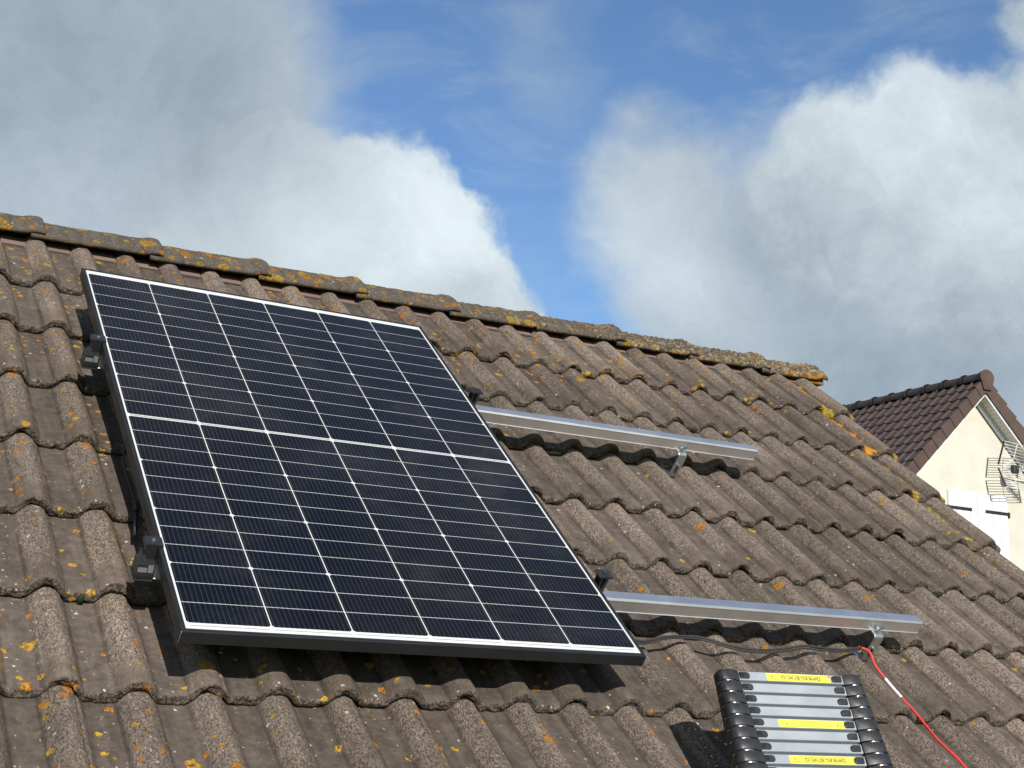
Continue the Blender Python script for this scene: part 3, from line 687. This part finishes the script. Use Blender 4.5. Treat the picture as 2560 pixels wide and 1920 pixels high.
# ------------------------------------------------------------------ telescopic ladder
LT = Vector((.6681, -.8495, -.605)); lx = Vector((.9796, -.2008, -.0025)).normalized(); ly = Vector((.1031, .4925, .8642)); ly = (ly-lx*ly.dot(lx)).normalized(); lz = lx.cross(ly)
LM = Matrix((( lx.x, ly.x, lz.x, LT.x), (lx.y, ly.y, lz.y, LT.y), (lx.z, ly.z, lz.z, LT.z), (0, 0, 0, 1)))
Llen = (LT.z-GZ)/ly.z
base = LM @ Vector((.165, -Llen, 0))
lad = tag(empty('telescopic_ladder', base), 'silver and black telescopic ladder with yellow warning stickers leaning at the roof edge', 'ladder')
bpy.context.view_layer.update()
LWD, LPI, NR = .33, .030, 13
M_yel = simple('yellow_sticker', (.78, .72, .08), .5, 0, .03, 10); M_prnt = simple('sticker_print', (.03, .03, .02), .5); M_org = simple('orange_print', (.75, .22, .02), .5)
def rr_outline(w_, h, r, n=5):
    o = []
    for cx, cy, a0 in ((w_-r, h-r, 0), (-w_+r, h-r, 90), (-w_+r, -h+r, 180), (w_-r, -h+r, 270)):
        for k in range(n+1):
            a = math.radians(a0+90*k/n); o.append((cx+r*math.cos(a), cy+r*math.sin(a)))
    return o
def lchild(mb, name, mat, bevel=0, par=None):
    return child(mb, name, mat, par or lad, LM, bevel)
for i in range(NR):
    y1 = .008-LPI*i; r_ = .0225+.0011*i
    for sx, xc in ((-1, 0.0), (1, LWD)):
        # collar: round sleeve with a flat block towards the rung
        mb = MB(); inn = -sx
        o = []
        for a in np.linspace(0, 360, 29)[:-1]:
            ca, sa = math.cos(math.radians(a)), math.sin(math.radians(a)); o.append((xc+r_*math.copysign(abs(ca)**.58, ca), r_*math.copysign(abs(sa)**.66, sa)))
        # squared towards the rung
        o = [((xc+inn*(r_+.006) if (px-xc)*inn > r_*.70 else px), (max(-r_*.72, min(r_*.72, pz)) if (px-xc)*inn > r_*.70 else pz)) for px, pz in o]
        # prism along local y: outline gives (x, z)
        v = []; n = len(o)
        for yy_, s_ in ((y1-.0258, .99), (y1-.0252, 1.0), (y1-.0010, 1.0), (y1, .985)):
            v += [(xc+(px-xc)*s_, yy_, pz*s_) for px, pz in o]
        fs = [(a*n+k, (a+1)*n+k, (a+1)*n+(k+1) % n, a*n+(k+1) % n) for a in range(3) for k in range(n)]
        fs += [tuple(range(n)), tuple(range(3*n, 4*n))[::-1]]
        mb.add(v, fs, False); c_ = lchild(mb, 'collar', M_plastic)
        for p in c_.data.polygons: p.use_smooth = len(p.vertices) == 4
        mb = MB(); mb.tube([(xc, y1-.0305, 0), (xc, y1-.0250, 0)], r_*.985, 28); lchild(mb, 'tube', M_tubealu)
    # rung: flat face, sloping underside
    zf = .0145; xa, xb = r_+.003, LWD-r_-.003
    mb = MB(); mb.prism([(y1-.0002, zf-.0012), (y1-.0012, zf), (y1-.0226, zf), (y1-.0236, zf-.0010), (y1-.0252, zf-.0125), (y1-.0297, zf-.0135), (y1-.0297, -.014), (y1-.0002, -.014)], xa, xb, 'x')
    lchild(mb, 'rung', M_rung)
    for sx in (-1, 1):
        mb = MB(); px = (r_+.0062) if sx < 0 else LWD-r_-.0100-.026
        o = [(px+.001, y1-.0045), (px+.020, y1-.0045), (px+.026, y1-.0075), (px+.027, y1-.0165), (px+.024, y1-.0200), (px+.002, y1-.0200)]
        if sx > 0: o = [(2*px+.026-a, b_) for a, b_ in o][::-1]
        mb.prism(o, zf-.001, zf+.0052, 'z'); la = lchild(mb, 'latch_button', M_plastic, .0012)
        if sx < 0:
            mb = MB()
            for q in range(5): mb.box(px+.0025+q*.0022, px+.0034+q*.0022, y1-.0185, y1-.0065, zf+.005, zf+.0062)
            g_ = lchild(mb, 'grip', M_black, 0, la)
# extended lower part down to the ground
y_ = .008-LPI*NR; seg = 0
while -y_ < Llen-.02:
    r_ = .036+.0006*seg; y2 = max(-Llen+.01, y_-.29)
    for xc in (0, LWD):
        mb = MB(); mb.tube([(xc, y_, 0), (xc, y2, 0)], r_*.86, 24); lchild(mb, 'tube', M_tubealu)
        mb = MB(); mb.tube([(xc, y2+.03, 0), (xc, y2, 0)], r_, 24); lchild(mb, 'collar', M_plastic)
    mb = MB(); mb.box(r_, LWD-r_, y2+.002, y2+.030, -.015, .016); lchild(mb, 'rung', M_rung)
    y_ = y2; seg += 1
def text(body, size, x, y, z, mat, par, sx=1.0, bold=False):
    c = D.curves.new('text', 'FONT'); c.body = body; c.size = size; c.align_x = 'LEFT'; c.extrude = 0; c.offset = size*.022 if bold else 0
    o = D.objects.new('lettering', c); COL.objects.link(o); c.materials.append(mat)
    dg = bpy.context.evaluated_depsgraph_get(); me = D.meshes.new_from_object(o.evaluated_get(dg)); D.objects.remove(o)
    o = D.objects.new('lettering', me); COL.objects.link(o)
    if not me.materials: me.materials.append(mat)
    o.parent = par; o.matrix_world = LM @ Matrix.Translation((x, y, z)) @ Matrix.Diagonal((sx, 1, 1, 1)); return o
def dashes(mb, x0, x1, y, h, z, seed):
    r = random.Random(seed); x = x0
    while x < x1:
        l = r.uniform(.002, .007); mb.box(x, min(x1, x+l), y-h/2, y+h/2, z, z+.00012); x += l+r.uniform(.0010, .0018)
def tri(mb, cx, cy, s, z): mb.prism([(cx-s, cy-s*.8), (cx+s, cy-s*.8), (cx, cy+s)], z, z+.00012, 'z')
zs = .0150
for i, kind in ((0, 'a'), (4, 'b'), (7, 'a')):
    y1 = .008-LPI*i; yc = y1-.0125; x0, x1 = (.100, .268) if kind == 'a' else (.098, .268)
    mb = MB(); mb.prism([(( x0+x1)/2+a, yc+b_) for a, b_ in rr_outline((x1-x0)/2, .0098, .003)], zs-.0004, zs, 'z')
    st = lchild(mb, 'warning_sticker', M_yel)
    bpy.context.view_layer.update()
    if kind == 'a':
        mb = MB(); tri(mb, x0+.015, yc+.0028, .0036, zs+.0001); lchild(mb, 'warning_triangle', M_org, 0, st)
        text('DANGER', .0048, x0+.0065, yc-.0072, zs+.0002, M_org, st, .95, True)
        text('YOU CAN LOSE YOUR BALANCE', .0118, x0+.037, yc-.0042, zs+.0002, M_prnt, st, .60, True)
        mb = MB(); dashes(mb, x0+.042, x0+.140, yc+.0058, .0010, zs+.0001, 5+i); dashes(mb, x0+.036, x0+.155, yc-.0066, .0010, zs+.0001, 9+i)
        mb.box(x0+.0285, x0+.0291, yc-.007, yc+.007, zs+.0001, zs+.0003)
    else:
        mb = MB(); tri(mb, x0+.022, yc, .0034, zs+.0001); tri(mb, x1-.018, yc-.001, .0034, zs+.0001); lchild(mb, 'warning_triangle', M_org, 0, st)
        mb = MB(); dashes(mb, x0+.034, x0+.105, yc+.0042, .0010, zs+.0001, 21); dashes(mb, x0+.034, x0+.110, yc, .0010, zs+.0001, 22); dashes(mb, x0+.036, x0+.135, yc-.0042, .0010, zs+.0001, 23)
        mb.box(x0+.009, x0+.0125, yc-.0005, yc+.0005, zs+.0001, zs+.0003); mb.box(x1-.010, x1-.0065, yc-.0015, yc-.0005, zs+.0001, zs+.0003)
    lchild(mb, 'small_print', M_prnt, 0, st)
mb = MB(); mb.prism([(.262, .0045), (.2685, .0045), (.266, -.0035), (.261, .0010)], zs+.0002, zs+.0006, 'z'); lchild(mb, 'torn_sticker_patch', M_rung)

# ------------------------------------------------------------------ neighbouring house
SF = .879
def hp(x, z, s=SF): return (-1.3925+s*(x+1.3925), -.685+s*(z+.685))
YV = 15.40; YW = 15.72; YB = 26.0
cx, cz = hp(22.59, 6.49)             # ridge line of roof underside
TP = math.radians(43.2); tan_ = math.tan(TP); RUN = 4.6
nb = tag(empty('neighbour_house', (cx, YW, GZ)), 'cream rendered gable house with glossy dark brown tiled roof at the right edge', 'house'); bpy.context.view_layer.update()
def gm(name, col, rough, var=.12, sc=5, b=.1, spec=.5): return simple(name, col, rough, 0, var, sc, b, spec)
M_ntile = gm('brown_glazed_tile', (.072, .050, .042), .52, .15, 2.5, .05)
M_nflap = gm('brown_verge_tile', (.094, .060, .048), .55, .12, 3, .05)
M_wht = gm('white_painted_wood', (.74, .76, .79), .5, .03, 3, 0); M_sof = gm('white_soffit', (.62, .61, .57), .6, .05, 3, 0)
M_iron = gm('black_iron_strap', (.02, .02, .022), .5); M_crack = gm('shutter_groove', (.45, .47, .50), .8)
I4 = Matrix.Identity(4)
def nchild(mb, name, mat, par=None, bevel=0): return child(mb, name, mat, par or nb, I4, bevel)
mb = MB(); WX = RUN-.35
wt = cz-.20
mb.prism([(cx-WX, GZ), (cx+WX, GZ), (cx+WX, wt-WX*tan_), (cx, wt), (cx-WX, wt-WX*tan_)], YW, YB-.3, 'y'); nchild(mb, 'wall', M_render)
# roof slopes with interlocking tiles
def nslope(sg):
    L = RUN/math.cos(TP); ga, pw = .336, .25; sec = []
    # profile across (along Y)
    ys = []; hs = []
    y = YV
    while y < YB:
        for f_, h in ((0, 0.), (.30, -.004), (.62, 0.), (.68, .018), (.76, .030), (.84, .030), (.93, .010)):
            ys.append(y+f_*pw); hs.append(h)
        y += pw
    ys.append(y); hs.append(0.); mb = MB(); n = len(ys); ncs = int(L/ga)+1
    for j in range(ncs):
        s0 = ga*(j+1); s1 = ga*j-.02
        rows = [(s0-ga-.03, 0.0), (s0-.02, .026), (s0-.004, .026), (s0, .018), (s0, -.012)]
        V = []
        for s_, dn in rows:
            for y, h in zip(ys, hs):
                nn = .050+dn+h*(1 if s_ > s0-ga+.0 else 1)
                V.append((cx+sg*(s_*math.cos(TP)+nn*math.sin(TP)), y, cz+.220-s_*math.sin(TP)+nn*math.cos(TP)-.05))
        F = [((a*n+k), (a+1)*n+k, (a+1)*n+k+1, a*n+k+1) for a in range(4) for k in range(n-1)]
        mb.add(V, F, False)
    o = nchild(mb, 'roof', M_ntile)
    return o
r1_ = nslope(-1); r2_ = nslope(1); r1_['label'] = 'left roof slope with rows of ribbed tiles'
# verge tiles: stepped flaps
for sg in (-1, 1):
    mb = MB(); ga = .336
    for j in range(int(RUN/math.cos(TP)/ga)+1):
        s0, s1 = ga*j-.02, ga*(j+1)
        def q(s_, n_): return (cx+sg*(s_*math.cos(TP)+n_*math.sin(TP)), cz+.170-s_*math.sin(TP)+n_*math.cos(TP))
        top0, top1 = .068, .100
        pts = [q(s0, top0), q(s1, top1), q(s1, -.166), q(s0, -.166)]
        mb.prism(pts, YV-.022-.012, YV-.0, 'y') if j % 1 == 0 else None
        # tilt each flap outward a little at its lower end
        for vi in range(len(mb.v)-8, len(mb.v)):
            x_, y_, z_ = mb.v[vi]; s_ = abs(x_-cx)
            mb.v[vi] = (x_, y_-(.014*((s_-abs(q(s0, 0)[0]-cx))/(ga*math.cos(TP)))), z_)
        mb.prism([q(s0, top0), q(s1, top1), q(s1, top1-.014), q(s0, top0-.014)], YV-.03, YV+.06, 'y')
    nchild(mb, 'verge_tiles', M_nflap, r1_ if sg < 0 else r2_)
# gaps between flaps read as dark joints; barge board below
mb = MB()
for sg in (-1, 1):
    def q(s_, n_): return (cx+sg*(s_*math.cos(TP)+n_*math.sin(TP)), cz+.095-s_*math.sin(TP)+n_*math.cos(TP))
    Ls = RUN/math.cos(TP)
    mb.prism([q(0, -.02), q(Ls, -.02), q(Ls, -.150), q(-.14, -.150)], YV+.002, YV+.03, 'y')
nchild(mb, 'barge_board', M_wht)
mb = MB()
for sg in (-1, 1):
    for k in range(int(Ls/.10)):
        a, b_ = q_ = (.10*k+.02, .10*(k+1)+.014)
        def q(s_, n_): return (cx+sg*(s_*math.cos(TP)+n_*math.sin(TP)), cz+.095-s_*math.sin(TP)+n_*math.cos(TP))
        mb.prism([q(a, -.12), q(b_, -.12), q(b_, -.135), q(a, -.135)], YV+.03, YW+.02, 'y')
nchild(mb, 'soffit', M_sof)
mb = MB()
for sg in (-1, 1):
    def q(s_, n_): return (cx+sg*(s_*math.cos(TP)+n_*math.sin(TP)), cz+.095-s_*math.sin(TP)+n_*math.cos(TP))
    mb.prism([q(0.1, -.136), q(Ls, -.136), q(Ls, -.20), q(.1, -.20)], YW-.075, YW-.004, 'y')
nchild(mb, 'rake_trim', M_wht)
# ridge caps and finial
def ncap(y0, y1):
    mb = MB(); R0 = .135; V = []; n = 15; zc = cz+.232
    st = [(y0, .0), (y1-.075, .0), (y1-.070, .022), (y1-.035, .026), (y1-.004, .020), (y1, .0)]
    st = [(y0, .024), (y0+.02, .030), (y0+.06, .026), (y0+.068, .002), (y0+.078, .001), (y0+.10, .0), (y1, .0)]
    for y, e_ in st:
        for k in range(n):
            a = math.radians(-18+216*k/(n-1)); V.append((cx+(R0+e_)*math.cos(a), y, zc+(R0+e_)*math.sin(a)*.95))
    F = [(i*n+k, i*n+k+1, (i+1)*n+k+1, (i+1)*n+k) for i in range(len(st)-1) for k in range(n-1)]
    mb.add(V, F, True); return nchild(mb, 'ridge_tile', M_ntile, r1_)
y = YV-.05
while y < YB: ncap(y, y+.505); y += .50
mb = MB(); zc = cz+.232
o = [(cx+.185*math.cos(math.radians(a)), zc+.165*math.sin(math.radians(a))) for a in np.linspace(-12, 192, 25)]
o += [(cx-.150, zc-.10), (cx-.105, zc-.245), (cx+.105, zc-.245), (cx+.150, zc-.10)]
mb.prism(o, YV-.085, YV-.05, 'y')
fn = nchild(mb, 'ridge_end_cap', M_nflap, None, .008)
mb = MB(); mb.prism([(cx+(a-cx)*.82, zc-.02+(b_-zc+.02)*.82) for a, b_ in o], YV-.091, YV-.084, 'y'); nchild(mb, 'raised_panel', M_nflap, fn)
mb = MB(); mb.tube([(cx+.01, YV-.094, zc+.045), (cx+.01, YV-.088, zc+.045)], .010, 8); mb.tube([(cx, YV-.094, zc-.075), (cx, YV-.088, zc-.075)], .012, 8); nchild(mb, 'screw', M_bolt, fn)
# shutters
sx0, sz0 = hp(21.323, 4.128, .8925); sx1, _ = hp(23.111, 4.156, .8925); sxm = hp(22.177, 4.144, .8925)[0]
for a, b_, nm in ((sx0, sxm-.004, 'left'), (sxm+.004, sx1, 'right')):
    mb = MB(); wdt = (b_-a)/4
    for k in range(4): mb.box(a+wdt*k+.006, a+wdt*(k+1)-.006, YW-.045, YW-.008, sz0-2.1, sz0)
    mb.box(a, b_, YW-.030, YW-.006, sz0-2.098, sz0-.002)
    sh = nchild(mb, 'shutter', M_wht, None, .0)
    sh['label'] = 'white boarded shutter, %s leaf' % nm
    mb = MB()
    for zz in (sz0-.335, sz0-1.75):
        if nm == 'left': mb.box(a-.03, a+(b_-a)*.80, YW-.056, YW-.046, zz-.030, zz+.030)
        else: mb.box(b_-(b_-a)*.74, b_+.03, YW-.056, YW-.046, zz-.030, zz+.030); 
        xx_ = a-.03 if nm == 'left' else b_+.03
        mb.box(xx_-.02, xx_+.02, YW-.06, YW-.0, zz-.075, zz+.036)
    nchild(mb, 'strap_hinge', M_iron, sh)

# antenna on the gable
ant_l = Vector(cam_loc)+(Vector(c_fwd)+Vector(c_right)*((2496-1280)/3509.9)+Vector(c_up)*((960-1165)/3509.9))*1.0
dirp = (ant_l-Vector(cam_loc)); A = Vector(cam_loc)+dirp*((15.34-cam_loc[1])/dirp.y)
rdir = Vector((.985, .17, 0)).normalized(); bdir = Vector((.45, -.89, 0)).normalized()
ant = tag(empty('tv_antenna', A+rdir*.33), 'grid-backed television aerial mounted on the cream gable, cut by the right edge', 'antenna'); bpy.context.view_layer.update()
M_al = gm('aerial_rods', (.72, .72, .70), .4, .05, 9, 0); M_dk = gm('aerial_plastic', (.03, .03, .032), .5)
LR = .92; mb = MB(); md = MB()
for sg, hh, off in ((1, .45, .13), (-1, .37, .12)):
    a0 = A+Vector((0, 0, .035*sg)); a1 = A+Vector((0, 0, .035*sg+hh*sg))+bdir*off
    for off_ in (0, LR):
        md = MB(); md.tube([a0+rdir*off_, a1+rdir*off_],   .020, 6, smooth=False); child(md, 'reflector_bracket', M_dk, ant, I4)
    for k in range(9):
        p = a0.lerp(a1, k/8); mb.tube([p, p+rdir*LR], .0065, 6)
    mb.tube([a0+rdir*LR*.5, a1+rdir*LR*.5], .008, 6)
boom0 = A+rdir*LR*.5-bdir*.10; boom1 = boom0+bdir*.95; mb.tube([boom0, boom1], .011, 8)
for k in range(9):
    p = boom0.lerp(boom1, .32+.075*k)
    for dz in (-.05, 0, .05): mb.tube([p-rdir*(.11-.003*k)+Vector((0, 0, dz)), p+rdir*(.11-.003*k)+Vector((0, 0, dz))], .004, 6)
    mb.tube([p+Vector((0, 0, -.055)), p+Vector((0, 0, .055))], .006, 6)
child(mb, 'rods', M_al, ant, I4)
mb = MB(); p = boom0+bdir*.16; mb.box(p.x-.075, p.x+.075, p.y-.05, p.y+.05, p.z-.09, p.z+.07); child(mb, 'feed_box', M_dk, ant, I4, .02)
mb = MB(); p = A+rdir*1.6-bdir*.0-Vector((0, .25, 0))
mb.tube([p+Vector((0, 0, .35)), p-Vector((0, 0, .9))], .022, 10); mb.tube([boom0+bdir*.03, p], .014, 8)
for dz in (-.45, -.8): mb.tube([p+Vector((0, 0, dz)), Vector((p.x, YW, p.z+dz))], .016, 8)
child(mb, 'mast', M_galv, ant, I4)

# ------------------------------------------------------------------ ground
m, t, b, co = principled('lawn', .95, 0, .2)
t.put(b.inputs['Base Color'], t.mix(t.ramp(t.noise(co, .6, 6, .65), .35, .65), (.045, .07, .02), (.10, .12, .045)))
mb = MB(); mb.add([(-1500, -1500, GZ), (1500, -1500, GZ), (1500, 1500, GZ), (-1500, 1500, GZ)], [(0, 1, 2, 3)])
tag(mb.build('ground', m), 'grassy ground below the houses', None, None, 'structure')
